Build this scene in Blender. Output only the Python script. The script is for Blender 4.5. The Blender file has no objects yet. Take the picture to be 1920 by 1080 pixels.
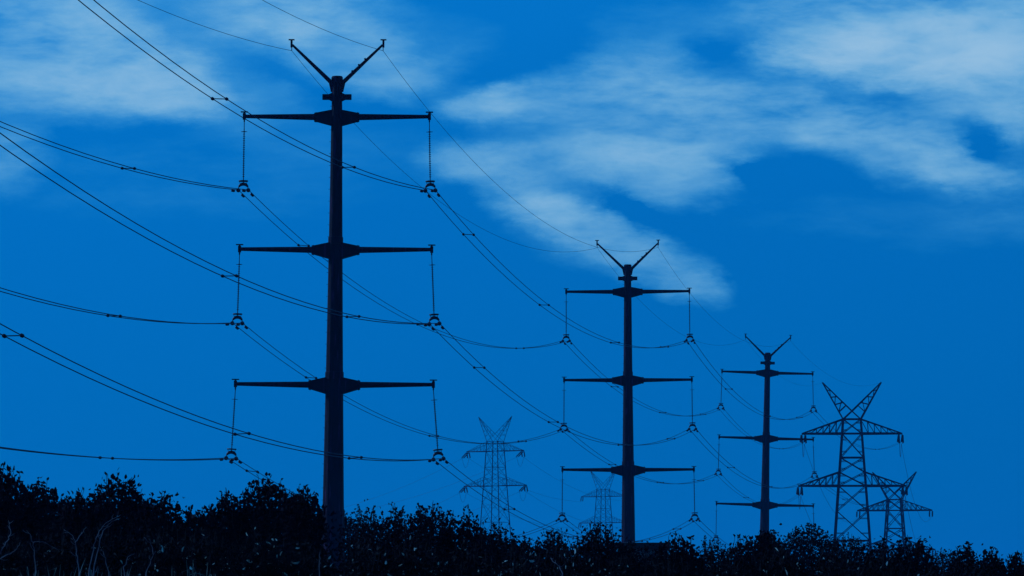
import bpy, math, random
import numpy as np
from mathutils import Vector, Matrix

random.seed(7)
RNG = np.random.default_rng(11)
S = bpy.context.scene
R = math.radians

# ------------------------------------------------------------------ camera, sky, sun, exposure
FPX = 8000.0                       # focal length in photo pixels (1920 wide): a long telephoto
PITCH = math.atan(655.0 / FPX)     # looking up; the horizon lies just under the frame
EYE = 1.6
cam_d = bpy.data.cameras.new('camera')
cam = bpy.data.objects.new('camera', cam_d)
S.collection.objects.link(cam)
cam.location = (0, 0, EYE)
cam.rotation_euler = (R(90) + PITCH, 0, 0)
cam_d.sensor_width = 36
cam_d.lens = FPX / 1920 * 36
cam_d.clip_start = 0.5
cam_d.clip_end = 20000
S.camera = cam

SUN_DIR = Vector((-0.78, 0.42, 0.48)).normalized()     # towards the low light: left, a little behind
SUN_EL = math.asin(SUN_DIR.z)
SUN_AZ = math.atan2(SUN_DIR.x, SUN_DIR.y)
sun_d = bpy.data.lights.new('sun', 'SUN')
sun_d.energy = 3.6
sun_d.angle = R(0.5)
sun_d.color = (0.22, 0.50, 1.0)
sun = bpy.data.objects.new('sun', sun_d)
S.collection.objects.link(sun)
sun.rotation_euler = SUN_DIR.to_track_quat('Z', 'Y').to_euler()

S.view_settings.view_transform = 'Standard'
S.view_settings.look = 'None'
S.view_settings.exposure = 0
S.view_settings.gamma = 1
S.cycles.max_bounces = 6
S.cycles.transparent_max_bounces = 8


def px_deg(px, py):
    return math.degrees(math.atan((px - 960) / FPX)), math.degrees(math.atan((1195 - py) / FPX))


def build_world():
    w = bpy.data.worlds.new('World')
    S.world = w
    w.use_nodes = True
    nt = w.node_tree
    nt.nodes.clear()
    N = nt.nodes.new
    L = nt.links.new

    def math_(op, a=None, b=None, clamp=False):
        n = N('ShaderNodeMath'); n.operation = op; n.use_clamp = clamp
        for i, v in enumerate((a, b)):
            if v is None: continue
            if isinstance(v, (int, float)): n.inputs[i].default_value = v
            else: L(v, n.inputs[i])
        return n.outputs[0]

    def smooth(v, lo, hi, a=0.0, b=1.0):
        n = N('ShaderNodeMapRange'); n.interpolation_type = 'SMOOTHSTEP'
        L(v, n.inputs[0])
        for i, k in zip((1, 2, 3, 4), (lo, hi, a, b)): n.inputs[i].default_value = k
        return n.outputs[0]

    def noise(vec, scale, sx, sy, detail, rough=0.55, dist=0.0, off=0.0):
        m = N('ShaderNodeMapping'); m.inputs['Scale'].default_value = (sx, sy, 1); m.inputs['Location'].default_value = (off, off * 1.7, off)
        L(vec, m.inputs[0])
        n = N('ShaderNodeTexNoise'); n.inputs['Scale'].default_value = scale; n.inputs['Detail'].default_value = detail
        n.inputs['Roughness'].default_value = rough; n.inputs['Distortion'].default_value = dist
        L(m.outputs[0], n.inputs['Vector'])
        return n

    tc = N('ShaderNodeTexCoord')
    sp = N('ShaderNodeSeparateXYZ'); L(tc.outputs['Generated'], sp.inputs[0])
    az = math_('MULTIPLY', math_('ARCTAN2', sp.outputs[0], sp.outputs[1]), 57.29578)
    el = math_('MULTIPLY', math_('ARCSINE', sp.outputs[2]), 57.29578)
    cb = N('ShaderNodeCombineXYZ'); L(az, cb.inputs[0]); L(el, cb.inputs[1])
    ang = cb.outputs[0]                                  # azimuth and elevation in degrees

    # clear deep blue air: a little brighter higher up
    sky = N('ShaderNodeTexSky'); sky.sky_type = 'NISHITA'; sky.sun_disc = False
    sky.sun_elevation = SUN_EL; sky.sun_rotation = SUN_AZ
    sky.altitude = 100; sky.air_density = 1.0; sky.dust_density = 0.2
    rp = N('ShaderNodeValToRGB')
    e = rp.color_ramp.elements
    e[0].position = 0.0; e[0].color = (0.000, 0.116, 0.395, 1)
    e[1].position = 1.0; e[1].color = (0.000, 0.130, 0.46, 1)
    for p, c in ((0.18, (0.000, 0.124, 0.424)), (0.40, (0.0003, 0.138, 0.477)), (0.60, (0.001, 0.162, 0.545))):
        k = e.new(p); k.color = (*c, 1)
    L(math_('DIVIDE', el, 14.0, True), rp.inputs[0])
    tint = N('ShaderNodeMix'); tint.data_type = 'RGBA'; tint.blend_type = 'MULTIPLY'; tint.inputs[0].default_value = 1
    L(sky.outputs[0], tint.inputs[6]); tint.inputs[7].default_value = (0.0, 0.0022, 0.006, 1)
    add = N('ShaderNodeMix'); add.data_type = 'RGBA'; add.blend_type = 'ADD'; add.inputs[0].default_value = 1
    L(rp.outputs[0], add.inputs[6]); L(tint.outputs[2], add.inputs[7])

    slope = N('ShaderNodeMapRange'); L(az, slope.inputs[0])
    for i, k in zip((1, 2, 3, 4), (-9.0, 9.0, 1.045, 0.93)): slope.inputs[i].default_value = k
    lev = N('ShaderNodeVectorMath'); lev.operation = 'SCALE'
    L(add.outputs[2], lev.inputs[0]); L(slope.outputs[0], lev.inputs['Scale'])

    # soft wind-drawn clouds: warped soft banks at their azimuth and elevation
    def warp(vec, n, ax, ay):
        s = N('ShaderNodeVectorMath'); s.operation = 'SUBTRACT'; L(n.outputs['Color'], s.inputs[0]); s.inputs[1].default_value = (0.5, 0.5, 0.5)
        m = N('ShaderNodeVectorMath'); m.operation = 'MULTIPLY'; L(s.outputs[0], m.inputs[0]); m.inputs[1].default_value = (ax, ay, 0)
        a = N('ShaderNodeVectorMath'); a.operation = 'ADD'; L(vec, a.inputs[0]); L(m.outputs[0], a.inputs[1])
        return a.outputs[0]
    v1 = warp(ang, noise(ang, 0.7, 0.8, 1.2, 2, off=3.1), 0.55, 0.3)
    v2 = warp(v1, noise(ang, 1.5, 0.7, 1.5, 8, 0.66, off=9.4), 0.95, 0.42)
    # (x, y, half width, half height, turn, weight) in photo pixels; a negative weight is a gap
    BANKS = [
        (60, 80, 330, 130, 0, .75), (230, 130, 240, 85, -8, .60), (330, 165, 110, 60, -12, .50), (80, 20, 200, 60, 0, .30), (-20, 290, 110, 80, 0, .55), (120, 180, 240, 50, -4, .35), (420, 210, 130, 40, -10, .18),
        (540, 15, 230, 70, 0, .70), (640, 85, 190, 75, -25, .55), (470, 65, 160, 50, -8, .25), (745, 120, 140, 70, 0, .30), (500, 170, 110, 45, -20, .22), (830, 70, 130, 70, 0, .10), (335, 45, 90, 40, -15, -.18),
        (910, 190, 110, 40, 12, .50), (1060, 168, 220, 50, 10, .50), (1255, 155, 150, 70, -10, .50), (1180, 225, 330, 75, -4, .42), (1450, 205, 320, 60, -8, .52),
        (1660, 265, 260, 65, -18, .62), (1790, 315, 130, 45, -22, .50), (1240, 315, 180, 60, 4, .42), (1040, 300, 240, 50, 0, .48), (1290, 350, 90, 40, 5, .28), (880, 300, 120, 45, 10, .3),
        (960, 350, 130, 40, -12, .30), (1040, 390, 120, 50, -24, .34), (1140, 440, 170, 60, -28, .40), (1250, 500, 140, 55, -24, .42), (980, 385, 110, 40, -20, .25), (1300, 535, 80, 36, 0, .25),
        (1050, 258, 120, 20, 2, -.15), (1430, 325, 110, 32, -6, -.35), (1200, 400, 80, 26, -30, -.22), (1370, 112, 210, 50, 6, -.24), (1250, 265, 230, 65, -4, .34), (1050, 425, 200, 60, -24, .16), (1260, 120, 60, 60, 0, .15), (1420, 150, 140, 40, -4, .15),
        (1600, 20, 230, 65, -4, .90), (1730, 85, 330, 85, 6, 1.25), (1560, 100, 170, 36, 8, .55), (1860, 165, 170, 95, -18, .85), (1910, 40, 130, 110, 0, .5), (1690, 130, 220, 50, -8, .35),
        (1480, 110, 110, 26, 8, .35), (1910, 240, 70, 60, -20, .35), (1290, 50, 190, 75, 0, .22), (1430, 50, 110, 50, 0, .15), (1890, 370, 150, 90, 0, .18), (1760, 225, 180, 40, -18, .25),
        (1850, 268, 70, 34, -28, -.42), (1620, 170, 120, 22, -6, -.25), (300, 330, 500, 90, 0, .10), (1700, 420, 350, 60, -6, .07), (600, 260, 250, 60, -5, .08),
    ]
    total = None
    for (x, y, hw, hh, turn, wgt) in BANKS:
        c = px_deg(x, y)
        m = N('ShaderNodeMapping'); m.vector_type = 'TEXTURE'
        m.inputs['Location'].default_value = (c[0], c[1], 0)
        m.inputs['Rotation'].default_value = (0, 0, R(turn))
        k = 57.29578 / FPX
        m.inputs['Scale'].default_value = (hw * k * 1.25, hh * k * 1.3, 1)
        L(v2, m.inputs[0])
        g = N('ShaderNodeTexGradient'); g.gradient_type = 'SPHERICAL'
        L(m.outputs[0], g.inputs[0])
        s = math_('MULTIPLY', smooth(g.outputs['Fac'], 0.0, 0.75), wgt)
        total = s if total is None else math_('ADD', total, s)
    # the rest of the sky carries the same loose clouds
    rest = smooth(noise(ang, 0.12, 0.6, 1.6, 6, off=21.0).outputs['Fac'], 0.48, 0.70)
    far = math_('MAXIMUM', smooth(math_('ABSOLUTE', az), 8.5, 14), smooth(el, 10.0, 14.0))
    total = math_('ADD', total, math_('MULTIPLY', math_('MULTIPLY', rest, far), 0.9))
    n_st = noise(v1, 0.75, 0.6, 1.7, 6, 0.55, off=5.0)
    n_fi = noise(v1, 3.2, 0.55, 1.9, 7, 0.62, off=14.0)
    tex = math_('ADD', math_('MULTIPLY', math_('SUBTRACT', n_st.outputs['Fac'], 0.5), 2.1), math_('MULTIPLY', math_('SUBTRACT', n_fi.outputs['Fac'], 0.5), 1.15))
    soft = math_('MULTIPLY', total, math_('MAXIMUM', math_('ADD', tex, 0.95), 0.0))
    soft = math_('ADD', soft, math_('MULTIPLY', tex, 0.06))
    soft = math_('MAXIMUM', math_('SUBTRACT', soft, 0.03), 0.0)
    mask = math_('SUBTRACT', 1.0, math_('POWER', 2.71828, math_('MULTIPLY', soft, -1.08)))
    mask = math_('MULTIPLY', mask, smooth(el, -1.0, 3.0))
    cc = N('ShaderNodeValToRGB')
    ce = cc.color_ramp.elements
    ce[0].position = 0.0; ce[0].color = (0.04, 0.42, 0.78, 1)
    ce[1].position = 1.0; ce[1].color = (0.33, 0.55, 0.76, 1)
    for p, c in ((0.3, (0.09, 0.45, 0.78)), (0.66, (0.20, 0.51, 0.765))):
        k = ce.new(p); k.color = (*c, 1)
    L(mask, cc.inputs[0])
    mix = N('ShaderNodeMix'); mix.data_type = 'RGBA'
    L(mask, mix.inputs[0]); L(lev.outputs[0], mix.inputs[6]); L(cc.outputs[0], mix.inputs[7])
    bg = N('ShaderNodeBackground'); bg.inputs[1].default_value = 1.0
    L(mix.outputs[2], bg.inputs[0])
    out = N('ShaderNodeOutputWorld'); L(bg.outputs[0], out.inputs[0])


build_world()

# ------------------------------------------------------------------ helpers
cP, sP = math.cos(PITCH), math.sin(PITCH)


def at(px, py, Y):
    """World point seen at photo pixel (px, py) at distance Y ahead."""
    a, b = (px - 960) / FPX, (540 - py) / FPX
    dy, dz = cP - b * sP, sP + b * cP
    return Vector((a * Y / dy, Y, dz * Y / dy + EYE))


class MB:
    """Collects shapes and links them as one mesh object."""
    def __init__(self):
        self.v, self.f = [], []

    def add(self, vs, fs):
        o = len(self.v)
        self.v += [tuple(p) for p in vs]
        self.f += [tuple(i + o for i in f) for f in fs]

    def box(self, c, h, M=None):
        vs = [Vector((sx * h[0], sy * h[1], sz * h[2])) for sx in (-1, 1) for sy in (-1, 1) for sz in (-1, 1)]
        if M is not None: vs = [M @ p for p in vs]
        vs = [p + Vector(c) for p in vs]
        self.add(vs, [(0, 1, 3, 2), (4, 6, 7, 5), (0, 4, 5, 1), (2, 3, 7, 6), (0, 2, 6, 4), (1, 5, 7, 3)])

    def hexa(self, a, b):
        """Solid between two quads (four points each, same order)."""
        self.add(list(a) + list(b), [(3, 2, 1, 0), (4, 5, 6, 7), (0, 1, 5, 4), (1, 2, 6, 5), (2, 3, 7, 6), (3, 0, 4, 7)])

    def tube(self, pts, rad, n=6, phase=0.0, squash=1.0):
        pts = [Vector(p) for p in pts]
        if not hasattr(rad, '__len__'): rad = [rad] * len(pts)
        vs, fs = [], []
        ref = Vector((0, 1, 0))
        d0 = (pts[-1] - pts[0])
        if d0.length == 0 or abs(d0.normalized().y) > 0.9: ref = Vector((1, 0, 0))
        for i, p in enumerate(pts):
            d = (pts[min(i + 1, len(pts) - 1)] - pts[max(i - 1, 0)]).normalized()
            u = d.cross(ref).normalized(); w = d.cross(u)
            for k in range(n):
                a = 2 * math.pi * k / n + phase
                vs.append(p + u * (math.cos(a) * rad[i]) + w * (math.sin(a) * rad[i] * squash))
        for i in range(len(pts) - 1):
            for k in range(n):
                fs.append((i * n + k, i * n + (k + 1) % n, (i + 1) * n + (k + 1) % n, (i + 1) * n + k))
        fs.append(tuple(range(n - 1, -1, -1)))
        fs.append(tuple((len(pts) - 1) * n + k for k in range(n)))
        self.add(vs, fs)

    def bar(self, a, b, t):
        self.tube([a, b], t * 0.7071, 4, math.pi / 4)

    def ring(self, c, R0, r, M=None, n=20, m=6):
        vs, fs = [], []
        for i in range(n):
            a = 2 * math.pi * i / n
            for k in range(m):
                b = 2 * math.pi * k / m
                p = Vector(((R0 + r * math.cos(b)) * math.cos(a), (R0 + r * math.cos(b)) * math.sin(a), r * math.sin(b)))
                if M is not None: p = M @ p
                vs.append(p + Vector(c))
        for i in range(n):
            for k in range(m):
                fs.append((i * m + k, ((i + 1) % n) * m + k, ((i + 1) % n) * m + (k + 1) % m, i * m + (k + 1) % m))
        self.add(vs, fs)

    def build(self, name, mat, parent=None, smooth=False):
        me = bpy.data.meshes.new(name)
        me.from_pydata(self.v, [], self.f)
        me.materials.append(mat)
        if smooth: me.polygons.foreach_set('use_smooth', [True] * len(me.polygons))
        me.update()
        o = bpy.data.objects.new(name, me)
        S.collection.objects.link(o)
        if parent is not None: o.parent = parent
        return o


def tag(o, label=None, cat=None, group=None, kind=None):
    for k, v in (('label', label), ('category', cat), ('group', group), ('kind', kind)):
        if v: o[k] = v
    return o


def empty(name, loc, rot=(0, 0, 0)):
    o = bpy.data.objects.new(name, None)
    S.collection.objects.link(o)
    o.location = loc
    o.rotation_euler = rot
    o.empty_display_size = 0.3
    return o


def copy_tree(o, parent=None):
    c = o.copy()
    S.collection.objects.link(c)
    c.parent = parent
    for ch in list(o.children): copy_tree(ch, c)
    return c


# ------------------------------------------------------------------ materials
def material(name, col_a, col_b, scale=(1, 1, 1), rough=0.6, spec=0.4, metal=0.0, bump=0.0, coord='Object', nscale=4.0):
    m = bpy.data.materials.new(name)
    m.use_nodes = True
    nt = m.node_tree
    b = nt.nodes['Principled BSDF']
    tc = nt.nodes.new('ShaderNodeTexCoord')
    mp = nt.nodes.new('ShaderNodeMapping'); mp.inputs['Scale'].default_value = scale
    nt.links.new(tc.outputs[coord], mp.inputs[0])
    n = nt.nodes.new('ShaderNodeTexNoise'); n.inputs['Scale'].default_value = nscale; n.inputs['Detail'].default_value = 6
    nt.links.new(mp.outputs[0], n.inputs['Vector'])
    r = nt.nodes.new('ShaderNodeValToRGB')
    r.color_ramp.elements[0].position = 0.32; r.color_ramp.elements[0].color = (*col_a, 1)
    r.color_ramp.elements[1].position = 0.70; r.color_ramp.elements[1].color = (*col_b, 1)
    nt.links.new(n.outputs['Fac'], r.inputs[0])
    nt.links.new(r.outputs[0], b.inputs['Base Color'])
    b.inputs['Roughness'].default_value = rough
    b.inputs['Specular IOR Level'].default_value = spec
    b.inputs['Metallic'].default_value = metal
    if bump:
        bp = nt.nodes.new('ShaderNodeBump'); bp.inputs['Strength'].default_value = bump; bp.inputs['Distance'].default_value = 0.05
        nt.links.new(n.outputs['Fac'], bp.inputs['Height']); nt.links.new(bp.outputs[0], b.inputs['Normal'])
    return m


M = {}
M['steel'] = material('weathered_dark_steel', (0.012, 0.0008, 0.003), (0.06, 0.005, 0.028), (3.0, 3.0, 0.25), 0.6, 0.05, nscale=1.6)
M['lattice'] = material('dark_angle_steel', (0.025, 0.003, 0.014), (0.05, 0.006, 0.03), (1, 1, 1), 0.7, 0.15)
_r = [n for n in M['steel'].node_tree.nodes if n.type == 'VALTORGB'][0]
_k = _r.color_ramp.elements.new(0.60); _k.color = (0.022, 0.0015, 0.008, 1)
_k = _r.color_ramp.elements.new(0.66); _k.color = (0.10, 0.012, 0.055, 1)
M['rubber'] = material('dark_polymer', (0.02, 0.008, 0.02), (0.03, 0.012, 0.03), (1, 1, 1), 0.6, 0.2)
M['hardware'] = material('dark_cast_fitting', (0.025, 0.006, 0.014), (0.04, 0.01, 0.02), (1, 1, 1), 0.6, 0.2)
M['cable'] = material('stranded_conductor', (0.02, 0.012, 0.03), (0.045, 0.025, 0.06), (1, 1, 1), 0.6, 0.2, nscale=8)
M['bark'] = material('dark_bark', (0.012, 0.008, 0.01), (0.03, 0.018, 0.02), (1, 1, 1), 0.9, 0.1, nscale=14)
M['dead_wood'] = material('bleached_dead_wood', (0.05, 0.03, 0.05), (0.24, 0.20, 0.22), (1, 1, 1), 0.85, 0.1, nscale=5)
M['straw'] = material('dry_straw', (0.10, 0.10, 0.09), (0.42, 0.40, 0.34), (1, 1, 1), 0.8, 0.1, nscale=9)
M['soil'] = material('scrub_soil', (0.015, 0.012, 0.012), (0.05, 0.035, 0.03), (1, 1, 1), 0.95, 0.05, nscale=0.4, bump=0.5)
M['plaster'] = material('grey_render', (0.10, 0.08, 0.09), (0.16, 0.13, 0.14), (1, 1, 1), 0.9, 0.1)
M['roofing'] = material('dark_roof_sheet', (0.02, 0.015, 0.02), (0.035, 0.025, 0.03), (1, 1, 1), 0.7, 0.2)


def leaf_material(name, dark, mid, pale, rough, spec, transl):
    m = bpy.data.materials.new(name)
    m.use_nodes = True
    nt = m.node_tree
    b = nt.nodes['Principled BSDF']
    at_ = nt.nodes.new('ShaderNodeAttribute'); at_.attribute_name = 'tone'
    r = nt.nodes.new('ShaderNodeValToRGB')
    e = r.color_ramp.elements
    e[0].position = 0.0; e[0].color = (*dark, 1)
    e[1].position = 1.0; e[1].color = (*pale, 1)
    k = e.new(0.55); k.color = (*mid, 1)
    nt.links.new(at_.outputs['Fac'], r.inputs[0])
    nt.links.new(r.outputs[0], b.inputs['Base Color'])
    b.inputs['Roughness'].default_value = rough
    b.inputs['Specular IOR Level'].default_value = spec
    t = nt.nodes.new('ShaderNodeBsdfTranslucent')
    nt.links.new(r.outputs[0], t.inputs[0])
    mx = nt.nodes.new('ShaderNodeMixShader'); mx.inputs[0].default_value = transl
    nt.links.new(b.outputs[0], mx.inputs[1]); nt.links.new(t.outputs[0], mx.inputs[2])
    nt.links.new(mx.outputs[0], nt.nodes['Material Output'].inputs[0])
    return m


M['leaf_dark'] = leaf_material('dark_leaves', (0.006, 0.0025, 0.005), (0.012, 0.005, 0.010), (0.10, 0.09, 0.08), 0.85, 0.03, 0.12)
M['leaf_glint'] = leaf_material('glint_painted_leaves', (0.003, 0.0012, 0.0025), (0.007, 0.0035, 0.006), (0.54, 0.66, 0.60), 0.7, 0.05, 0.2)  # pale end of the ramp paints sunlit glints into the leaf colour

# ------------------------------------------------------------------ ground
def sstep(a, b, x):
    t = np.clip((x - a) / (b - a), 0, 1)
    return t * t * (3 - 2 * t)


def ground_z(x, y):
    x = np.asarray(x, float); y = np.asarray(y, float)
    z = 1.5 * sstep(30, 42, y) * (1 - sstep(112, 150, y))        # the bank the scrub grows on
    z = z + 1.3 * sstep(500, 640, y)
    z = z + 0.12 * np.sin(x * 0.31 + 1) * np.sin(y * 0.23) * sstep(10, 40, y)
    return z


def build_ground():
    xs = np.concatenate([np.linspace(-3900, -150, 14), np.linspace(-120, 120, 61), np.linspace(150, 3900, 14)])
    ys = np.concatenate([np.linspace(-3900, -40, 10), np.linspace(-20, 180, 81), np.linspace(200, 800, 25), np.linspace(900, 3900, 18)])
    X, Y = np.meshgrid(xs, ys)
    Z = ground_z(X, Y)
    V = np.stack([X, Y, Z], -1).reshape(-1, 3)
    nx, ny = len(xs), len(ys)
    F = [(j * nx + i, j * nx + i + 1, (j + 1) * nx + i + 1, (j + 1) * nx + i) for j in range(ny - 1) for i in range(nx - 1)]
    mb = MB(); mb.v = [tuple(p) for p in V]; mb.f = F
    tag(mb.build('ground', M['soil'], None, True), kind='structure')


build_ground()

# ------------------------------------------------------------------ tubular steel poles
D1, D2, D3, D4 = 320.0, 483.4, 653.0, 800.0
Z_ARM = [at(628, 220, D1).z, at(626, 469, D1).z, at(624, 722, D1).z]
HALF = [7.0, 7.25, 7.45]
Z_TOP, Z_STUB, Z_V = at(628, 143, D1).z, at(628, 182, D1).z, at(628, 78, D1).z
LEVELS = ('upper', 'middle', 'lower')
SIDES = {-1: 'left', 1: 'right'}


def shaft_r(z):
    return np.interp(z, [-3, 9, 12, 24, 35, 40, 42, Z_TOP], [0.95, 0.86, 0.79, 0.61, 0.47, 0.43, 0.40, 0.36])


def make_pole():
    root = empty('steel_pole', (0, 0, 0))
    sh = MB()
    zs = [-3.0] + list(np.linspace(0, Z_TOP - 0.05, 30))
    sh.tube([(0, 0, z) for z in zs], [float(shaft_r(z)) for z in zs], 12)
    for z in (Z_ARM[1] + 0.95, Z_ARM[2] + 0.95, 11.0):          # slip joints between shaft sections
        r = float(shaft_r(z))
        sh.tube([(0, 0, z - 0.5), (0, 0, z + 0.02), (0, 0, z + 0.05)], [r + 0.055, r + 0.05, r + 0.005], 12)
    cap = MB()
    cap.tube([(0, 0, Z_TOP - 0.45), (0, 0, Z_TOP - 0.1), (0, 0, Z_TOP)], [0.43, 0.44, 0.38], 12)
    cap.build('top_cap', M['steel'], root)
    st = sh                                                      # climbing pegs on the left flank
    for k, z in enumerate(np.arange(6.0, Z_TOP - 1.5, 0.45)):
        if min(abs(z - a) for a in Z_ARM) < 0.8: continue
        r = float(shaft_r(z)); a = R(200 if k % 2 else 235)
        d = Vector((math.cos(a), math.sin(a), 0))
        st.bar(d * (r - 0.02) + Vector((0, 0, z)), d * (r + 0.13) + Vector((0, 0, z)), 0.025)
    sh.build('shaft', M['steel'], root)
    for lv in range(3):
        za, half = Z_ARM[lv], HALF[lv]
        for s in (-1, 1):
            r = float(shaft_r(za))
            br = MB()                                            # flared bracket between shaft and arm
            hi, he = 0.66 + 0.03 * lv, 0.33
            x0, x1 = r * 0.72, r + 1.12
            for y0 in (-0.36, 0.30):
                br.hexa([(s * x0, y0, za - hi), (s * x0, y0 + .06, za - hi), (s * x0, y0 + .06, za + hi * 0.85), (s * x0, y0, za + hi * 0.85)],
                        [(s * x1, y0 * .8, za - he), (s * x1, y0 * .8 + .06, za - he), (s * x1, y0 * .8 + .06, za + he), (s * x1, y0 * .8, za + he)])
            br.hexa([(s * x0, -0.29, za - hi * .5), (s * x0, 0.29, za - hi * .5), (s * x0, .29, za + hi * .1), (s * x0, -.29, za + hi * .1)],
                    [(s * x1, -0.22, za - he * .9), (s * x1, .22, za - he * .9), (s * x1, .22, za + he * .9), (s * x1, -.22, za + he * .9)])
            br.build('arm_bracket', M['steel'], root)
            fl = MB()
            arm = MB()
            xa = x1 + 0.16
            arm.tube([(s * (xa - .02), 0, za + .02), (s * (half - .1), 0, za + .06)], [0.25, 0.145], 8, math.pi / 8)
            a = arm.build('crossarm', M['steel'], root)
            fl.tube([(s * (x1 - .005), 0, za), (s * (x1 + .075), 0, za)], 0.39, 12)
            fl.tube([(s * (x1 + .08), 0, za), (s * (x1 + .155), 0, za)], 0.36, 12)
            fl.build('flange', M['steel'], a)
            ep = MB()                                            # end post with its little T plate
            ep.box((s * half, 0, za + .06), (.11, .13, .24))
            ep.box((s * half, 0, za + .33), (.06, .06, .05))
            ep.box((s * half, 0, za + .40), (.27, .14, .035))
            ep.box((s * half, 0, za - .26), (.05, .03, .10))
            ep.build('end_plate', M['steel'], a)
    for s in (-1, 1):
        v = MB()                                                 # shield wire arms
        tip = Vector((s * 3.42, 0, Z_V - .25))
        v.tube([(s * .28, 0, Z_TOP - 1.15), (s * .50, 0, Z_TOP - .42), tip], [0.20, 0.165, 0.085], 8)
        o = v.build('shield_wire_arm', M['steel'], root)
        if s == 1:
            for t in (.25, .42, .58):
                cl = MB()
                p = Vector((.5, 0, Z_TOP - .42)).lerp(tip, t)
                cl.box(p + Vector((-.1, 0, .12)), (.07, .06, .05), Matrix.Rotation(R(-40), 3, 'Y'))
                cl.build('cable_clip', M['steel'], o)
        e = MB()
        e.box((s * 3.48, 0, Z_V - .17), (.075, .07, .28))
        e.box((s * 3.48, 0, Z_V + .14), (.22, .12, .035))
        e.box((s * 3.46, 0, Z_V - .58), (.028, .028, .13))
        e.build('end_plate', M['steel'], o)
        b = MB()                                                 # short stub arms below the top
        b.hexa([(s * .30, -.2, Z_STUB - .36), (s * .30, .2, Z_STUB - .36), (s * .30, .2, Z_STUB + .34), (s * .30, -.2, Z_STUB + .34)],
               [(s * .62, -.16, Z_STUB - .20), (s * .62, .16, Z_STUB - .20), (s * .62, .16, Z_STUB + .20), (s * .62, -.16, Z_STUB + .20)])
        b.box((s * .86, 0, Z_STUB), (.235, .155, .205))
        b.build('stub_arm', M['steel'], root)
    return root


pole = make_pole()
POLES = {}
b1, b2, b3 = at(622.5, 1000, D1), at(1178, 1000, D2), at(1430.5, 1000, D3)
pole.location = (b1.x + 0.02, D1, 0.0); pole.rotation_euler = (0, R(0.33), R(-2))
POLES['nearest'] = tag(pole, 'tallest and nearest dark tubular steel pole with three pairs of arms', 'power pole', 'tubular steel power poles in a row')
p2 = copy_tree(pole); p2.location = (b2.x, D2, 0.0); p2.rotation_euler = (0, R(0.0), R(-3.5))
POLES['middle'] = tag(p2, 'middle-sized tubular steel pole, second of the row, behind the bush with twiggy top', 'power pole')
p3 = copy_tree(pole); p3.location = (b3.x - .15, D3, at(1434, 947, D3).z - Z_ARM[2]); p3.rotation_euler = (0, R(1.35), R(4))
POLES['farthest'] = tag(p3, 'smallest tubular steel pole, leaning slightly right, beside the lattice tower', 'power pole')
bpy.context.view_layer.update()


def pole_matrix(o):
    return Matrix.LocRotScale(o.location, o.rotation_euler, None)


# ------------------------------------------------------------------ suspension insulator strings
STR_L = 4.55


def make_string():
    root = empty('suspension_insulator', (0, 0, 0))
    rod = MB()
    rod.tube([(0, 0, 0.02), (0, 0, -.55)], .03, 6)
    rod.tube([(0, 0, -.55), (0, 0, -4.75)], .035, 6)
    for z in np.arange(-0.95, -4.35, -0.17):
        rod.tube([(0, 0, z), (0, 0, z - .035), (0, 0, z - .05)], [.05, .105, .06], 10)
    rod.build('shed_rod', M['rubber'], root)
    c = MB()
    c.ring((0, 0, -.80), .15, .022)
    c.bar((-.24, 0, -.80), (.24, 0, -.80), .035)
    c.build('upper_ring', M['hardware'], root)
    g = MB()
    g.ring((0, 0, -4.55), .32, .05)
    g.bar((-.34, 0, -4.55), (.34, 0, -4.55), .10)
    for s in (-1, 1): g.bar((s * .29, 0, -4.55), (s * .24, 0, -4.86), .03)
    g.build('grading_ring', M['hardware'], root)
    y = MB()
    arc = [(.37 * math.sin(a), 0, -5.10 + .32 * math.cos(a)) for a in np.linspace(-1.25, 1.25, 9)]
    y.tube(arc, [.07, .09, .115, .12, .125, .12, .115, .09, .07], 6, squash=.7)
    y.tube([(0, 0, -4.70), (0, 0, -4.82)], .05, 6)
    for s in (-1, 1): y.tube([(s * .36, 0, -5.0), (s * .385, 0, -5.2)], .035, 6)
    y.build('yoke_plate', M['hardware'], root)
    for s in (-1, 1):
        k = MB()
        k.tube([(s * .385, -.36, -5.22), (s * .385, -.2, -5.25), (s * .385, 0, -5.24), (s * .385, .2, -5.25), (s * .385, .36, -5.22)], [.06, .13, .17, .13, .06], 8)
        k.box((s * .385, 0, -5.31), (.06, .15, .08))
        k.build('clamp', M['hardware'], root)
    return root


TWIN = .385
CLAMP_Z = -5.25
clamps = {}          # (pole, level, side) -> (point, yaw)
TILT = {'nearest': ((0.6, 0.9), (1.6, 2.3), (3.3, 4.3)), 'middle': ((.1, .4), (.4, .6), (.5, .8)), 'farthest': ((2.2, 0.9), (1.5, 1.9), (1.2, 1.8))}
proto = make_string()
first = True
for pn in ('nearest', 'middle', 'farthest'):
    pm = pole_matrix(POLES[pn])
    for lv in range(3):
        for s in (-1, 1):
            o = proto if first else copy_tree(proto)
            first = False
            p = pm @ Vector((s * HALF[lv], 0, Z_ARM[lv] - .30))
            yaw = POLES[pn].rotation_euler.z + R(-8)
            tilt = R(TILT[pn][lv][0 if s < 0 else 1])
            o.location = p
            o.rotation_euler = (0, -s * tilt, yaw)
            tag(o, 'insulator string hanging from the %s %s arm of the %s tubular pole' % (LEVELS[lv], SIDES[s], pn), 'insulator', 'insulator strings hanging from the pole arms')
            clamps[pn, lv, s] = Matrix.LocRotScale(o.location, o.rotation_euler, None)
    for s in (-1, 1):
        clamps[pn, 'shield', s] = pm @ Vector((s * 3.46, 0, Z_V - .70))

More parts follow.
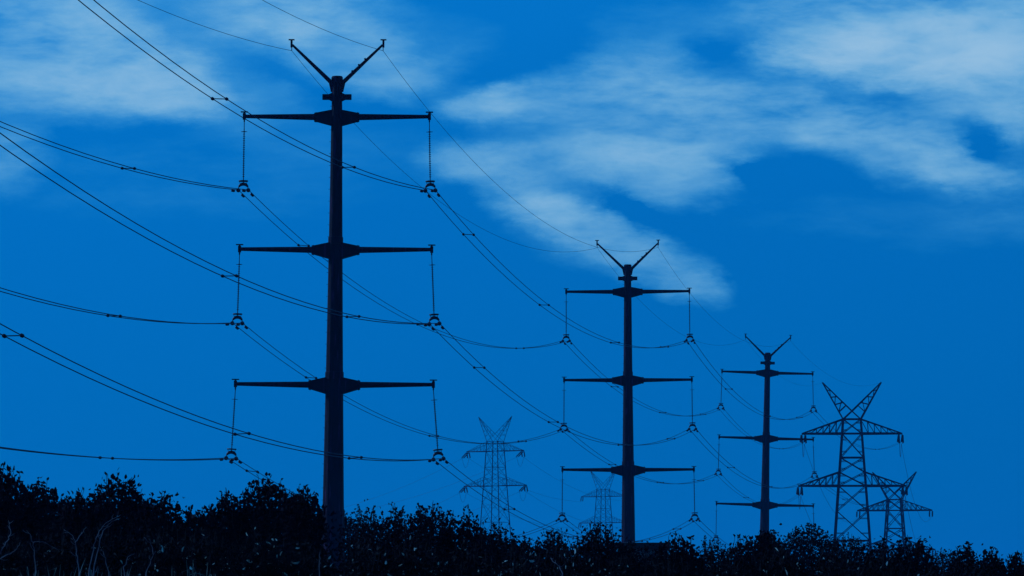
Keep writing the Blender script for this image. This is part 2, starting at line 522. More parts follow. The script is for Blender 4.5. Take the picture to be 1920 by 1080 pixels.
# ------------------------------------------------------------------ lattice towers
def make_lattice(name, zp, zw, za, arms, wt, slope, xp, thick, zbase):
    """zp peak height, zw waist, za arm heights, arms half lengths, wt half width at the waist, slope of the legs."""
    root = empty(name, (0, 0, 0))

    def hw(z): return wt + max(0.0, zw - z) * slope

    def corner(sx, sy, z): return Vector((sx * hw(z), sy * hw(z), z))
    tl, tb = thick
    for sx in (-1, 1):
        for sy in (-1, 1):
            leg = MB(); leg.bar(corner(sx, sy, zbase), corner(sx, sy, zw), tl); leg.build('leg', M['lattice'], root)
    br = MB()
    levels = [zw, za[0]]
    n_mid = 2
    levels += list(np.linspace(za[0], za[1], n_mid + 2)[1:-1]) if False else [za[0] - (za[0] - za[1]) * .46, za[0] - (za[0] - za[1]) * .74]
    levels += [za[1]]
    z = za[1]
    step = (za[0] - za[1]) * .48
    while z - step > zbase + 1:
        z -= step; levels.append(z); step *= 1.18
    levels.append(zbase)
    for i in range(len(levels) - 1):
        z1, z0 = levels[i], levels[i + 1]
        for (a, b) in (((-1, -1), (1, -1)), ((-1, 1), (1, 1)), ((-1, -1), (-1, 1)), ((1, -1), (1, 1))):
            br.bar(corner(*a, z1), corner(*b, z0), tb)
            br.bar(corner(*b, z1), corner(*a, z0), tb * (.8 if a[1] == b[1] else .7))
            if i in (0, 1, 2, 4, 6): br.bar(corner(*a, z1), corner(*b, z1), tb * 1.2)
            m = (corner(*a, z1) + corner(*b, z0)) * .5           # short redundant members
            for c, f in ((a, .25), (b, .25), (a, .75), (b, .75)):
                q = corner(*c, z1 + (z0 - z1) * f)
                e = corner(*(a if (c == b) else b), z0 if f > .5 else z1)
                br.bar(q, q.lerp(corner(*(b if c == a else a), q.z), .26), tb * .6)
    br.build('bracing', M['lattice'], root)
    for i, zarm in enumerate(za):
        for s in (-1, 1):
            a = MB()
            tip = Vector((s * arms[i], 0, zarm))
            zt = zw if i == 0 else zarm + (zw - za[0]) * .95
            for sy in (-1, 1):
                lo, hi_ = corner(s, sy, zarm), corner(s, sy, zt)
                a.bar(lo, tip + Vector((0, sy * .25, 0)), tl)
                a.bar(hi_, tip + Vector((0, sy * .25, .12)), tb * 1.25)
                K = 5
                for k in range(K):
                    p = lo.lerp(tip, (k + 1) / (K + 1)); q = hi_.lerp(tip, (k + 1) / (K + 1)); q0 = hi_.lerp(tip, k / (K + 1))
                    a.bar(p, q, tb * .7)
                    a.bar(p, q0, tb * .7)
            for k in range(4):
                f, f2 = k / 4, (k + 1) / 4
                a.bar(corner(s, -1, zarm).lerp(tip, f), corner(s, 1, zarm).lerp(tip, f2), tb * .7)
            a.box(tip, (.3, .35, .16))
            a.build('crossarm', M['lattice'], root)
    for s in (-1, 1):
        h = MB()
        tip = Vector((s * xp, 0, zp))
        zi = zw + (zp - zw) * .22
        inner = Vector((0, 0, zi))
        for sy in (-1, 1):
            o_ = Vector((s * wt, sy * wt, zw)); i_ = Vector((0, sy * wt * .75, zi))
            h.bar(o_, tip, tb * 1.5); h.bar(i_, tip, tb * 1.3)
            h.bar(i_, Vector((-s * wt, sy * wt, zw)), tb)
            K = 4
            for k in range(1, K + 1):
                f = k / (K + 1) if k else 0
                h.bar(o_.lerp(tip, f), i_.lerp(tip, f - .1 if k > 1 else f), tb * .8)
                h.bar(o_.lerp(tip, f), i_.lerp(tip, min(1, f + .16)), tb * .6)
        for k in range(5):
            f = k / 5
            h.bar(Vector((s * wt, -wt, zw)).lerp(tip, f), Vector((s * wt, wt, zw)).lerp(tip, f + .1), tb * .6)
        h.build('earth_wire_peak', M['lattice'], root)
    root['tips'] = 0
    del root['tips']
    return root


YT1 = D4
k1 = FPX / YT1
T1C = at(1594.5, 813, YT1)
g1 = 1.3
zA = [at(1597, 813, YT1).z, at(1597, 911, YT1).z]
AR = [9.1, 9.8]
zPk, zWst, XPK, WT = at(1597, 717, YT1).z, at(1597, 786, YT1).z, 5.5, 1.65
tower1 = make_lattice('lattice_tower', zPk - g1, zWst - g1, [zA[0] - g1, zA[1] - g1], AR, WT, 0.072, XPK, (.36, .165), -1.0)
tower1.location = (at(1596.5, 813, YT1).x, YT1, g1); tower1.rotation_euler = (0, R(.15), R(-6))
tag(tower1, 'large dark lattice tower with V-shaped top standing right of the smallest tubular pole', 'pylon', 'lattice towers')
YT4 = 1067.0
tower4 = copy_tree(tower1)
z4 = at(1684, 957, YT4).z - (zA[0] - g1)
tower4.location = (at(1677.5, 957, YT4).x, YT4, z4); tower4.rotation_euler = (0, 0, R(-30 + 18))
tag(tower4, 'smaller lattice tower half hidden behind the large lattice tower, low on the right', 'pylon')
YT2 = 1212.0
zA2 = [at(928, 846, YT2).z, at(928, 911, YT2).z]
tower2 = make_lattice('lattice_tower', at(928, 781, YT2).z - g1, at(928, 828, YT2).z - g1, [zA2[0] - g1, zA2[1] - g1], [9.0, 9.9], 1.75, 0.055, 5.5, (.18, .065), -1.0)
tower2.location = (at(928.5, 846, YT2).x, YT2, g1); tower2.rotation_euler = (0, 0, R(-30))
tag(tower2, 'distant lattice tower seen between the nearest and middle tubular poles', 'pylon', 'lattice towers')
YT3 = 1600.0
tower3 = copy_tree(tower2)
tower3.location = (at(1131, 931, YT3).x, YT3, at(1131, 931, YT3).z - (zA2[0] - g1)); tower3.rotation_euler = (0, 0, R(-30))
tag(tower3, 'faintest and farthest lattice tower just left of the middle tubular pole', 'pylon')
TOWERS = {'large': (tower1, [zA[0] - g1, zA[1] - g1], AR, zPk - g1, XPK), 'small right': (tower4, [zA[0] - g1, zA[1] - g1], AR, zPk - g1, XPK),
          'distant': (tower2, [zA2[0] - g1, zA2[1] - g1], [9.0, 9.9], at(928, 781, YT2).z - g1, 5.5),
          'faintest': (tower3, [zA2[0] - g1, zA2[1] - g1], [9.0, 9.9], at(928, 781, YT2).z - g1, 5.5)}


def tip_of(tn, lv, s):
    o, zs, ar, zp, xp = TOWERS[tn]
    m = pole_matrix(o)
    return m @ (Vector((s * xp, 0, zp)) if lv == 'shield' else Vector((s * ar[lv], 0, zs[lv] - .15)))


# ------------------------------------------------------------------ conductors
def sagged(A, B, sag, n=30):
    out = []
    for i in range(n + 1):
        t = i / n
        p = A.lerp(B, t); p.z -= sag * 4 * t * (1 - t)
        out.append(p)
    return out


def bundle(A1, A2, B1, B2, sag, r, label, spacers=(), dampers=(1, 1), group='twin conductor spans of the near power line'):
    root = empty('conductor_bundle', A1.lerp(A2, .5))
    o = Vector(root.location)
    c1, c2 = sagged(A1, B1, sag), sagged(A2, B2, sag)
    for c in (c1, c2):
        w = MB(); w.tube([p - o for p in c], r, 6); w.build('conductor', M['cable'], root, True)

    def pt(c, t):
        x = t * (len(c) - 1); i = min(int(x), len(c) - 2)
        return c[i].lerp(c[i + 1], x - i) - o
    ln = (A1 - B1).length
    for t in spacers:
        sp = MB()
        # slightly skewed bars with a lump round each wire
        p, q = pt(c1, t), pt(c2, t + .002)
        sp.bar(p, q, .05)
        for c, m in ((c1, p), (c2, q)):
            d = (pt(c, min(1, t + .004)) - pt(c, max(0, t - .004))).normalized()
            sp.tube([m - d * .17, m - d * .1, m + d * .1, m + d * .17], [.04, .10, .10, .04], 8)
        sp.build('spacer', M['hardware'], root)
    for end, on in zip((0, 1), dampers):
        if not on: continue
        for c, off in ((c1, 1.25), (c2, 1.0)):
            t = off / ln if end == 0 else 1 - off / ln
            p = pt(c, t); d = (pt(c, min(1, t + .003)) - pt(c, max(0, t - .003))).normalized()
            db = MB()
            for s in (-1, 1):
                m = p + d * (s * .17) + Vector((0, 0, -.10))
                db.tube([m - d * .12, m - d * .08, m + d * .08, m + d * .12], [.06, .105, .105, .06], 8)
            db.bar(p + d * -.17 + Vector((0, 0, -.10)), p + d * .17 + Vector((0, 0, -.10)), .03)
            db.box(p + Vector((0, 0, -.05)), (.03, .03, .07))
            db.build('damper', M['hardware'], root)
    return tag(root, label, 'power line', group)


def single(A, B, sag, r, label, group, name='wire', cat='power line'):
    w = MB(); w.tube([p - A for p in sagged(A, B, sag, 36)], r, 5)
    o = w.build(name, M['cable'], None, True)
    o.location = A
    return tag(o, label, cat, group)


def clamp_pts(pn, lv, s, end):
    m = clamps[pn, lv, s]
    y = .34 * end
    return m @ Vector((-TWIN, y, CLAMP_Z)), m @ Vector((TWIN, y, CLAMP_Z))


OFF = {  # where the spans from the pole outside the frame come from, relative to the near clamps: dx, dz, sag, distance
    (0, -1): (-30.0, 6.0, 4.8, 157), (0, 1): (-24.0, 4.0, 4.2, 157), (1, -1): (-28.0, 6.0, 5.0, 157), (1, 1): (-25.5, 5.2, 4.6, 155), (2, -1): (-25.0, 0.9, 2.5, 155), (2, 1): (-24.5, 5.0, 3.6, 155)}
SPX01 = {(0, -1): (225,), (0, 1): (394, 640), (1, -1): (200,), (1, 1): (416, 650), (2, -1): (188,), (2, 1): (6, 440, 655)}


def t_for_px(A, B, px):
    best = min(np.linspace(0.02, .98, 800), key=lambda t: abs(960 + FPX * (A.lerp(B, t).x / A.lerp(B, t).y) - px))
    return float(best)


for (lv, s), (dx, dz, sag, yy) in OFF.items():
    b_1, b_2 = clamp_pts('nearest', lv, s, -1)
    dlt = Vector((dx, yy - D1, dz))
    a_1, a_2 = b_1 + dlt, b_2 + dlt
    sp = [t_for_px(a_1, b_1, q) for q in SPX01[lv, s]]
    bundle(a_1, a_2, b_1, b_2, sag, .030,
           'twin wires from the %s %s insulator of the nearest pole to the left frame edge' % (LEVELS[lv], SIDES[s]), sp, (0, 1))
for s, (dx, dz, sag, yy) in {-1: (-24.0, -2.0, 3.5, 157), 1: (-22.0, -2.0, 3.2, 157)}.items():
    B = clamps['nearest', 'shield', s]
    single(B + Vector((dx, yy - D1, dz)), B, sag, .017, 'thin shield wire from the top %s tip of the nearest pole to the upper edge' % SIDES[s], 'shield wires', 'shield_wire')

SAG12 = {(0, -1): 4.8, (0, 1): 4.8, (1, -1): 4.6, (1, 1): 4.8, (2, -1): 4.4, (2, 1): 4.3}
SP12 = {(0, -1): (.13, .45, .8), (0, 1): (.10, .34, .62, .86), (1, -1): (.16, .5, .82), (1, 1): (.12, .36, .64, .88), (2, -1): (.04, .3, .6), (2, 1): (.2, .42, .7, .9)}
for (lv, s), sag in SAG12.items():
    a = clamp_pts('nearest', lv, s, 1); b = clamp_pts('middle', lv, s, -1)
    bundle(*a, *b, sag, .026, 'twin wires slung from the nearest to the middle pole, %s %s phase' % (LEVELS[lv], SIDES[s]), SP12[lv, s])
SAG23 = {(0, -1): 4.1, (0, 1): 4.4, (1, -1): 3.5, (1, 1): 3.9, (2, -1): 3.8, (2, 1): 3.8}
for (lv, s), sag in SAG23.items():
    a = clamp_pts('middle', lv, s, 1); b = clamp_pts('farthest', lv, s, -1)
    bundle(*a, *b, sag, .028, 'twin wires slung from the middle to the farthest tubular pole, %s %s phase' % (LEVELS[lv], SIDES[s]), (.25, .55, .85))
for A, B, sag, txt in (('nearest', 'middle', 5.3, 'from the nearest to the middle pole'), ('middle', 'farthest', 4.6, 'from the middle to the farthest pole')):
    for s in (-1, 1):
        single(clamps[A, 'shield', s], clamps[B, 'shield', s], sag, .016 if A == 'nearest' else .014, 'thin shield wire slung %s between their %s top tips' % (txt, SIDES[s]), 'shield wires', 'shield_wire')


# strain strings on the lattice towers, with jumper loops beneath the arm tips
def strain_string(tip, toward, label, ln=3.1, r=.19, droop=.62):
    d = (toward - tip); d.z = 0; d.normalize()
    d = (d + Vector((0, 0, -droop))).normalized()
    end = tip + d * ln
    side = d.cross(Vector((0, 0, 1))).normalized() * .36
    root = empty('strain_insulator', tip)
    for k in (-1, 1):
        m = MB()
        o = side * k
        m.bar(o * .3, d * .3 + o, .06)
        pts, rad = [], []
        n = 9
        for i in range(n):
            for f, q in ((.1, .45), (.5, 1.0), (.9, .45)):
                pts.append(d * (.3 + (ln - .6) * (i + f) / n) + o); rad.append(r * q)
        m.tube(pts, rad, 8)
        m.bar(d * (ln - .3) + o, d * ln + o * .6, .07)
        m.build('disc_string', M['rubber'], root)
    tag(root, label, 'insulator', 'strain insulators on the lattice towers')
    return end


def tower_ends(tn, lv, s, goals):
    """One strain string per direction; returns their line ends and hangs the jumper between them."""
    tip = tip_of(tn, lv, s)
    ends = [strain_string(tip, g, 'strain insulator at %s %s arm of %s lattice tower, %s' % (LEVELS[lv] if lv == 0 else 'second', SIDES[s], tn, w)) for g, w in goals]
    if len(ends) == 2:
        single(ends[0], ends[1], 2.6, .04, 'jumper loop under the %s %s arm tip of the %s lattice tower' % (LEVELS[lv] if lv == 0 else 'second', SIDES[s], tn), 'jumper loops', 'jumper_cable')
    return ends


for lv in (0, 1):
    for s in (-1, 1):
        near = clamps['farthest', lv, s].translation
        far = tip_of('small right', lv, s)
        e1 = tower_ends('large', lv, s, [(near, 'towards the tubular pole'), (far, 'away from the viewer')])
        a = clamp_pts('farthest', lv, s, 1)
        sd = (a[1] - a[0]) * .35
        bundle(*a, e1[0] - sd, e1[0] + sd, 3.2, .026, 'twin wires from the farthest tubular pole to the large lattice tower, %s %s phase' % (LEVELS[lv], SIDES[s]), (.3, .7), (1, 0))
        e4 = tower_ends('small right', lv, s, [(tip_of('large', lv, s), 'towards the large tower')])
        single(e1[1], e4[0], 6.0, .03, 'thin wire from the large to the small right lattice tower, %s %s phase' % (LEVELS[lv] if lv == 0 else 'second', SIDES[s]), 'distant wires')
for s in (-1, 1):
    single(clamps['farthest', 'shield', s], tip_of('large', 'shield', s), 3.0, .012, 'faint shield wire, farthest tubular pole to %s peak of large lattice tower' % SIDES[s], 'shield wires', 'shield_wire')
LEFT_OFF = {(0, -1): (520, 975), (0, 1): (560, 975), (1, -1): (520, 1030), (1, 1): (560, 1030)}
for lv in (0, 1):
    for s in (-1, 1):
        left = at(*LEFT_OFF[lv, s], 1290.0)
        right = tip_of('faintest', lv, s)
        w = LEVELS[lv] if lv == 0 else 'second'
        e2 = tower_ends('distant', lv, s, [(left, 'to the left'), (right, 'to the right')])
        single(left, e2[0], 3.0, .028, 'faint wire down to the left from the %s %s arm of the distant lattice tower' % (w, SIDES[s]), 'distant wires')
        e3 = tower_ends('faintest', lv, s, [(tip_of('distant', lv, s), 'to the left')])
        single(e2[1], e3[0], 3.0, .030, 'faint wire from the distant to the faintest lattice tower, %s %s arm' % (w, SIDES[s]), 'distant wires')

# ------------------------------------------------------------------ small hut beyond the scrub
YH = 112.0
hp = at(1196, 1017, YH)
hut = empty('hut', (hp.x + .12, YH + .6, float(ground_z(hp.x, YH))))
hz = hp.z - hut.location.z
w = MB(); w.box((0, 0, (hz - .16) / 2 - .15), (.62, .55, (hz - .16) / 2 + .15)); w.build('wall', M['plaster'], hut)
w = MB(); w.box((0, 0, hz - .08), (.75, .66, .075)); w.build('roof', M['roofing'], hut)
w = MB(); w.box((-.1, -.555, .85), (.36, .02, .85)); w.build('door', M['roofing'], hut)
tag(hut, 'small flat-roofed hut peeping over the scrub right of the middle pole', 'hut')


# ------------------------------------------------------------------ scrub
def unit(v): return v / np.maximum(np.linalg.norm(v, axis=1, keepdims=True), 1e-9)


def leaf_mesh(name, P, D, Ln, Wd, tone, mat, parent):
    """Leaves as two folded quads each, at P along D."""
    n = len(P)
    rnd = unit(RNG.normal(size=(n, 3)))
    D = unit(D)
    side = unit(np.cross(D, rnd)); nor = np.cross(side, D)
    L_, W_ = Ln[:, None], Wd[:, None]
    fold = RNG.uniform(.1, .45, (n, 1)); curl = RNG.uniform(-.25, .1, (n, 1))
    V = np.empty((n, 6, 3))
    V[:, 0] = P
    V[:, 1] = P + D * L_ * .33 + side * W_ * .5 + nor * W_ * fold
    V[:, 2] = P + D * L_ * .68 + side * W_ * .42 + nor * (W_ * fold + L_ * curl * .5)
    V[:, 3] = P + D * L_ + nor * L_ * curl
    V[:, 4] = P + D * L_ * .68 - side * W_ * .42 + nor * (W_ * fold + L_ * curl * .5)
    V[:, 5] = P + D * L_ * .33 - side * W_ * .5 + nor * W_ * fold
    me = bpy.data.meshes.new(name)
    me.vertices.add(n * 6); me.vertices.foreach_set('co', V.reshape(-1).astype(np.float32))
    q = np.array([0, 1, 2, 3, 0, 3, 4, 5])
    idx = (np.arange(n)[:, None] * 6 + q[None, :]).reshape(-1).astype(np.int32)
    me.loops.add(n * 8); me.loops.foreach_set('vertex_index', idx)
    me.polygons.add(n * 2)
    me.polygons.foreach_set('loop_start', np.arange(n * 2, dtype=np.int32) * 4)
    me.update(calc_edges=True)
    a = me.attributes.new('tone', 'FLOAT', 'POINT')
    a.data.foreach_set('value', np.repeat(tone, 6).astype(np.float32))
    me.materials.append(mat)
    o = bpy.data.objects.new(name, me)
    S.collection.objects.link(o)
    o.parent = parent
    return o


def shrub(cx, top, hw, Y, label, n_shoot=70, leaf=.055, fill=1800, mat='leaf_dark', pale=0.0, tips=.16, aspect=.62, group='scrub bushes', cat='bush', name='shrub', thin=1.0, flat=2.2, depth=None, cluster=.13):
    """A bush of many shoots: its crown top stands at photo row `top`, at distance Y."""
    c = at(cx, top, Y)
    g0 = float(ground_z(c.x, Y))
    root = empty(name, (c.x, Y, g0))
    H = c.z - g0
    rx = hw * Y / FPX
    ry = depth if depth else max(rx, .55)
    st = MB()
    P, D, Ls, T = [], [], [], []
    for i in range(n_shoot):
        a = RNG.uniform(0, 2 * math.pi); q = math.sqrt(RNG.uniform()) * .98
        ex, ey = q * math.cos(a), q * math.sin(a)
        dome = max(0.08, 1 - abs(q) ** flat)
        drop = (1 - dome) * min(H * .55, rx * 1.1)
        hz_ = H - drop - abs(RNG.normal()) * tips * .8
        tip = np.array([ex * rx, ey * ry, max(.4, hz_)])
        base = np.array([ex * rx * .25 + RNG.normal() * .05, ey * ry * .25 + RNG.normal() * .05, -.1])
        bend = RNG.normal(size=3) * [.10, .10, .05]
        tt = np.linspace(0, 1, 7)[:, None]
        pts = base + (tip - base) * tt + np.sin(tt * math.pi) * bend + (tip - base) * [1, 1, 0] * (tt ** 2 - tt) * .5
        if i % 2 == 0 or q < .5: st.tube(pts.tolist(), np.linspace(.014, .003, 7).tolist(), 4)
        m = int(RNG.integers(10, 20) * thin)
        for k in range(m):                                       # leaves along the upper half of the shoot
            f = 1 - RNG.uniform() ** 1.3 * .45
            x = f * 6; j = min(int(x), 5)
            p = pts[j] + (pts[j + 1] - pts[j]) * (x - j)
            d = unit((pts[j + 1] - pts[j])[None])[0] * RNG.uniform(.2, 1.0) + RNG.normal(size=3) * .6
            P.append(p + RNG.normal(size=3) * .012); D.append(d); Ls.append(leaf * RNG.uniform(.6, 1.25)); T.append(RNG.uniform(0, .55))
        for k in range(2):                                       # leaf clump round the shoot
            f = RNG.uniform(.6, .98); x = f * 6; j = min(int(x), 5)
            p = pts[j] + (pts[j + 1] - pts[j]) * (x - j)
            mm = int(10 * thin)
            P += list(p + RNG.normal(size=(mm, 3)) * cluster * [1, 1, .8] - [0, 0, cluster * 1.1])
            D += list(RNG.normal(size=(mm, 3)) + [0, 0, .5])
            Ls += list(leaf * RNG.uniform(.6, 1.3, mm)); T += list(RNG.uniform(0, .55, mm))
    # inner foliage that closes the bush below its loose top
    a = RNG.uniform(0, 2 * math.pi, fill); q = np.sqrt(RNG.uniform(0, 1, fill)) * 1.02
    dome = np.maximum(.05, 1 - q ** flat)
    zt = H - (1 - dome) * min(H * .55, rx * 1.1) - tips * RNG.uniform(.7, 1.5, fill)
    depth_ = np.minimum(zt, 1.5) * RNG.uniform(0, 1, fill) ** 1.2
    P += list(np.stack([q * np.cos(a) * rx, q * np.sin(a) * ry, np.maximum(.1, zt - depth_)], 1))
    D += list(RNG.normal(size=(fill, 3)) + [0, 0, .3])
    Ls += list(leaf * RNG.uniform(.8, 1.7, fill)); T += list(RNG.uniform(0, .5, fill))
    P, D, Ls, T = np.array(P), np.array(D), np.array(Ls), np.array(T)
    if pale:  # random leaves take the painted glint colour
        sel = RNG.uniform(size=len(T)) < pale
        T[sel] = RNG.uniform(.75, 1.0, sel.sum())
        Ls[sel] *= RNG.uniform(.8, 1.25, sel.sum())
    st.build('stems', M['bark'], root)
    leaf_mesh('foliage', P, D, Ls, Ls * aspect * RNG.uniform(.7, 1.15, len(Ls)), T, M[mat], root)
    return tag(root, label, cat, group)


BACK = [  # x, top row, half width, distance, label, options
    (-5, 862, 75, 62, 'tall dark bush cut by the left frame edge', {}),
    (75, 893, 62, 64, 'dark bush just right of the one at the left frame edge', {}),
    (150, 912, 55, 60, 'low dark bush in the dip left of the double-peaked bush', {}),
    (222, 882, 62, 63, 'dark bush with two leafy peaks below the lowest left wires', {}),
    (300, 917, 60, 61, 'dark bush sloping down towards the dip left of the nearest pole', {}),
    (365, 943, 50, 63, 'lowest dark bush in the dip left of the nearest pole', {}),
    (430, 912, 50, 61, 'dark bush on the left shoulder of the highest mid bush', {}),
    (503, 884, 70, 62, 'high dark bush with a leafy crest left of the nearest pole', {}),
    (568, 908, 36, 60, 'dark bush touching the left side of the nearest pole', {}),
    (682, 944, 42, 64, 'dark bush with thin grassy top touching the right side of the nearest pole', dict(leaf=.035, thin=1.2)),
    (745, 940, 50, 63, 'dark low-topped bush, second right of the nearest pole', dict(leaf=.042)),
    (808, 932, 55, 62, 'dark bush with the highest leaf tips left of the distant lattice tower', dict(leaf=.045)),
    (872, 948, 48, 62, 'dark bush at the left foot of the distant lattice tower', dict(leaf=.045)),
    (930, 976, 46, 61, 'dark bush in front of the legs of the distant lattice tower', dict(leaf=.045)),
    (985, 994, 40, 60, 'low dark bush right of the legs of the distant lattice tower', dict(leaf=.045)),
    (1040, 986, 34, 58, 'small ragged bush left of the bush with twiggy top', dict(leaf=.04)),
    (1118, 972, 52, 57, 'round bush with twiggy top just left of the middle pole', dict(leaf=.038, n_shoot=100)),
    (1172, 1004, 34, 58, 'low dark bush over the foot of the middle pole', dict(leaf=.035)),
    (1224, 1020, 34, 60, 'lowest dark bush in the gap in front of the small hut', dict(leaf=.04)),
    (1268, 993, 54, 60, 'dark open-leaved bush right of the small hut', dict(leaf=.05)),
    (1335, 1002, 38, 64, 'low smooth dark bush between the hut and the farthest tubular pole', dict(leaf=.035)),
    (1398, 996, 42, 64, 'dark bush left of the foot of the farthest tubular pole', dict(leaf=.045)),
    (1455, 1002, 40, 64, 'low dark bush right of the foot of the farthest tubular pole', dict(leaf=.04)),
    (1590, 998, 55, 66, 'smooth dark bush at the feet of the large lattice tower', dict(leaf=.03, n_shoot=110, tips=.07)),
    (1652, 1002, 42, 63, 'dark bush with spiky leaf tips right of the large lattice tower', dict(leaf=.045)),
    (1712, 1000, 42, 63, 'dark bush with loose leaf tips below the small right lattice tower', dict(leaf=.045)),
    (1768, 1026, 42, 66, 'smooth low dark bush right of the small right lattice tower', dict(leaf=.03, tips=.07)),
    (1808, 1013, 24, 58, 'narrow leafy bush standing alone near the right frame edge', dict(leaf=.045)),
    (1858, 1021, 24, 58, 'second narrow leafy bush near the right frame edge', dict(leaf=.045)),
    (1908, 1033, 34, 58, 'low leafy bush cut by the right frame edge', dict(leaf=.045)),
]
for (x, t, hw, Y, lab, kw) in BACK:
    a = dict(n_shoot=int(hw * 1.15) + 10, fill=int(hw * 38), leaf=.068 if x < 620 else .058)
    a.update({k: (v * 1.2 if k == 'leaf' else v) for k, v in kw.items()})
    shrub(x, t, hw * 1.15, Y, lab, **a)
shrub(1517, 979, 98, 96, 'smooth domed dark thicket between the farthest tubular pole and large lattice tower', n_shoot=60, leaf=.055, fill=11000, tips=.035, flat=1.8, cat='thicket', name='thicket', thin=.6, cluster=.1)
shrub(1435, 986, 20, 62, 'narrow upright bush in front of the foot of the farthest tubular pole', n_shoot=26, leaf=.05, fill=900, tips=.1, flat=5.0, depth=.3)
shrub(622, 950, 110, 340, 'dark far thicket behind the foot of the nearest pole', n_shoot=120, leaf=.20, fill=3600, tips=.3, cat='thicket', name='thicket', cluster=.4, depth=3.0)

FRONT_X = list(range(10, 1930, 96))
FRONT_WORDS = ['bare-stemmed corner of the left frame edge', 'dead branches at the far left', 'forked dead branch', 'arching dead stems', 'dip left of the nearest pole', 'leafless gap left of the nearest pole',
               'left foot of the nearest pole', 'right foot of the nearest pole', 'second bush right of the nearest pole', 'bush left of the distant lattice tower', 'distant lattice tower',
               'bush with twiggy top', 'middle pole', 'small hut', 'open-leaved bush', 'farthest tubular pole', 'domed thicket', 'large lattice tower', 'small right lattice tower', 'lone narrow bush near the right edge']
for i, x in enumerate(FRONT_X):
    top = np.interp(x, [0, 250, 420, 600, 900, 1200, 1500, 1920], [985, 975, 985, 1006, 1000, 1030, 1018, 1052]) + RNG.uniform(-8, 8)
    p = np.interp(x, [0, 250, 420, 1000, 1500, 1920], [.004, .008, .024, .020, .012, .006])  # share of leaves with a painted glint, varying across the row
    shrub(x + RNG.uniform(-14, 14), top, 80, 47 + RNG.uniform(-2, 2), 'glint-painted front bush at the bottom, under the ' + FRONT_WORDS[i], n_shoot=85, leaf=.052, fill=3400, mat='leaf_glint', pale=float(p), aspect=.42,
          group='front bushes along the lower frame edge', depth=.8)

# dead stems and dry grass at the lower left
STEMS = [
    ([[(-30, 1090), (0, 1037), (10, 1018), (20, 1000), (18, 985), (16, 975)]], 'pale crooked dead stem at the left frame edge'),
    ([[(-40, 1090), (0, 1047), (20, 1037), (30, 1030), (38, 1017)]], 'short dead stem leaning right at the left frame edge'),
    ([[(68, 1100), (64, 1035), (60, 1010), (50, 995)], [(62, 1018), (80, 1016), (110, 1032)]], 'dead stem with a drooping side twig, second from the left'),
    ([[(150, 1100), (145, 1045), (142, 1020), (135, 1005), (120, 993)], [(141, 1017), (150, 1005), (162, 988)]], 'dead stem forked like a Y'),
    ([[(165, 1100), (175, 1030), (185, 1000), (200, 980), (226, 965)]], 'longest dead stem arching to the right'),
    ([[(172, 1100), (188, 1010), (203, 985), (220, 972)]], 'dead stem arching just inside the longest arching one'),
    ([[(205, 1100), (198, 1047), (190, 1030)]], 'short bright dead stem below the arching stems'),
    ([[(232, 1100), (238, 1050), (252, 1038)]], 'short hooked dead stem right of the arching stems'),
    ([[(270, 1100), (284, 1050), (293, 1033)], [(288, 1040), (283, 1022), (270, 1008)]], 'forked dead stem, rightmost of the left corner'),
    ([[(1060, 1110), (1055, 1080), (1048, 1062), (1036, 1052), (1033, 1045)]], 'lone dead stem under the bush with twiggy top'),
    ([[(598.5, 1110), (599, 1060), (600, 1035)]], 'thin dead stem at the left foot of the nearest pole'),
]
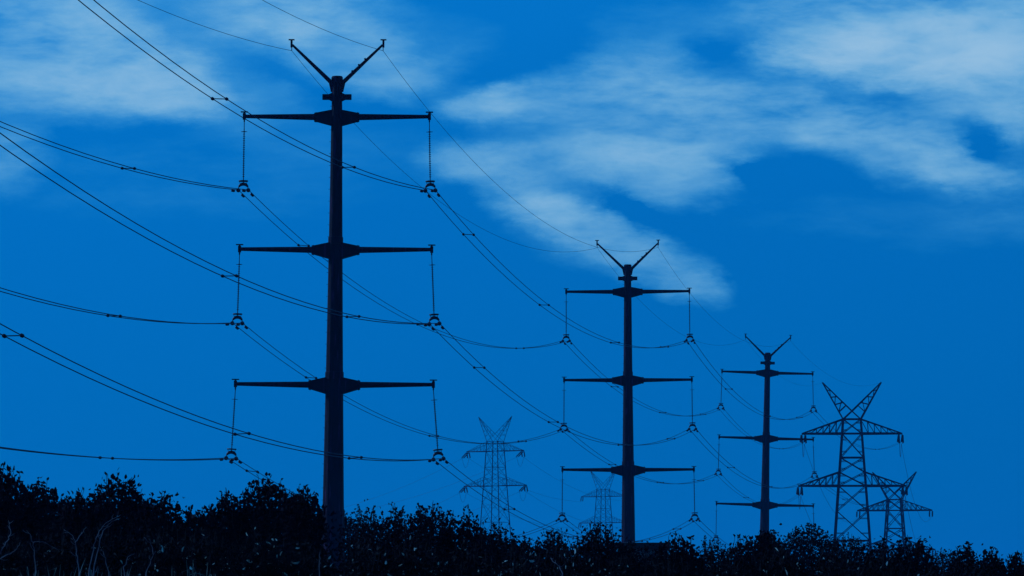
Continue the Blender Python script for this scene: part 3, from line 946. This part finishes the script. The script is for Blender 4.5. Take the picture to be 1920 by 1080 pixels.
for k, (lines, lab) in enumerate(STEMS):
    Y = 42.5 + (k % 4) * .35
    base = at(*lines[0][0], Y)
    base.z = float(ground_z(base.x, Y))
    root = empty('dead_stem', base)
    for j, ln in enumerate(lines):
        pts = [at(px, py, Y + .05 * i) for i, (px, py) in enumerate(ln)]
        if j == 0: pts = [base + Vector((0, 0, -.05))] + pts
        # smooth the polyline
        sm = []
        for i in range(len(pts) - 1):
            a, b, c, d = pts[max(i - 1, 0)], pts[i], pts[i + 1], pts[min(i + 2, len(pts) - 1)]
            for f in np.linspace(0, 1, 6)[:-1]:
                sm.append(.5 * ((2 * b) + (c - a) * f + (2 * a - 5 * b + 4 * c - d) * f * f + (3 * b - a - 3 * c + d) * f ** 3))
        sm.append(pts[-1])
        for i in range(1, len(sm) - 1):
            sm[i] = sm[i] + Vector(RNG.normal(size=3).tolist()) * .004
        rr = np.linspace(.0075 if j == 0 else .0045, .0018, len(sm)) * RNG.uniform(.8, 1.2, len(sm))
        mb = MB(); mb.tube([p - base for p in sm], rr.tolist(), 6)
        for i in range(6, len(sm) - 2, 4):
            d = (sm[i + 1] - sm[i]).normalized(); q = sm[i] - base
            w_ = Vector((RNG.normal(), RNG.normal() * .4, RNG.normal() * .5)).normalized()
            l_ = RNG.uniform(.03, .10)
            mb.tube([q, q + (d * .6 + w_ * .7) * l_ * .5, q + (d * .7 + w_ * .5) * l_], [.003, .002, .001], 4)
        mb.build('stem' if j == 0 else 'twig', M['dead_wood'], root, True)
    tag(root, lab, 'dead stem', 'dead stems in the lower left scrub')

for (cx, top, lab) in ((70, 1046, 'dry grass tuft below the second dead stem from the left'), (105, 1040, 'dry grass tuft left of the Y-forked dead stem'), (165, 1046, 'dry grass tuft under the arching dead stems'), (228, 1052, 'dry grass tuft below the hooked dead stem'), (365, 1040, 'dry grass tuft in the dip left of the nearest pole')):
    Y = 42.0
    c = at(cx, top, Y); g0 = float(ground_z(c.x, Y))
    root = empty('grass_tuft', (c.x, Y, g0))
    mb = MB()
    for i in range(16):
        b = Vector((RNG.normal() * .08, RNG.normal() * .08, -.02)); h = (c.z - g0) * RNG.uniform(.6, 1.0)
        lean = Vector((RNG.normal() * .11, RNG.normal() * .1, 0))
        pts = [b + lean * (f ** 2) + Vector((0, 0, h * f)) for f in (0, .4, .7, .9, 1)]
        if i % 3 == 0: pts[-1] = pts[-2] + Vector((RNG.normal() * .06, 0, -.03))
        mb.tube(pts, [.004, .004, .0035, .003, .001], 3)
    mb.build('blades', M['straw'], root)
    tag(root, lab, 'dry grass', 'dry grass tufts')

# ------------------------------------------------------------------ the air far things fade into
hz = MB(); hz.box((0, 0, 34.0), (4100, 4100, 37.0))
hm = bpy.data.materials.new('haze_air'); hm.use_nodes = True
hn = hm.node_tree; hn.nodes.clear()
hv = hn.nodes.new('ShaderNodeVolumePrincipled')
hv.inputs['Color'].default_value = (0.05, 0.50, 1.0, 1)
hv.inputs['Density'].default_value = 0.00009
ho = hn.nodes.new('ShaderNodeOutputMaterial'); hn.links.new(hv.outputs[0], ho.inputs['Volume'])
tag(hz.build('haze', hm), kind='stuff')
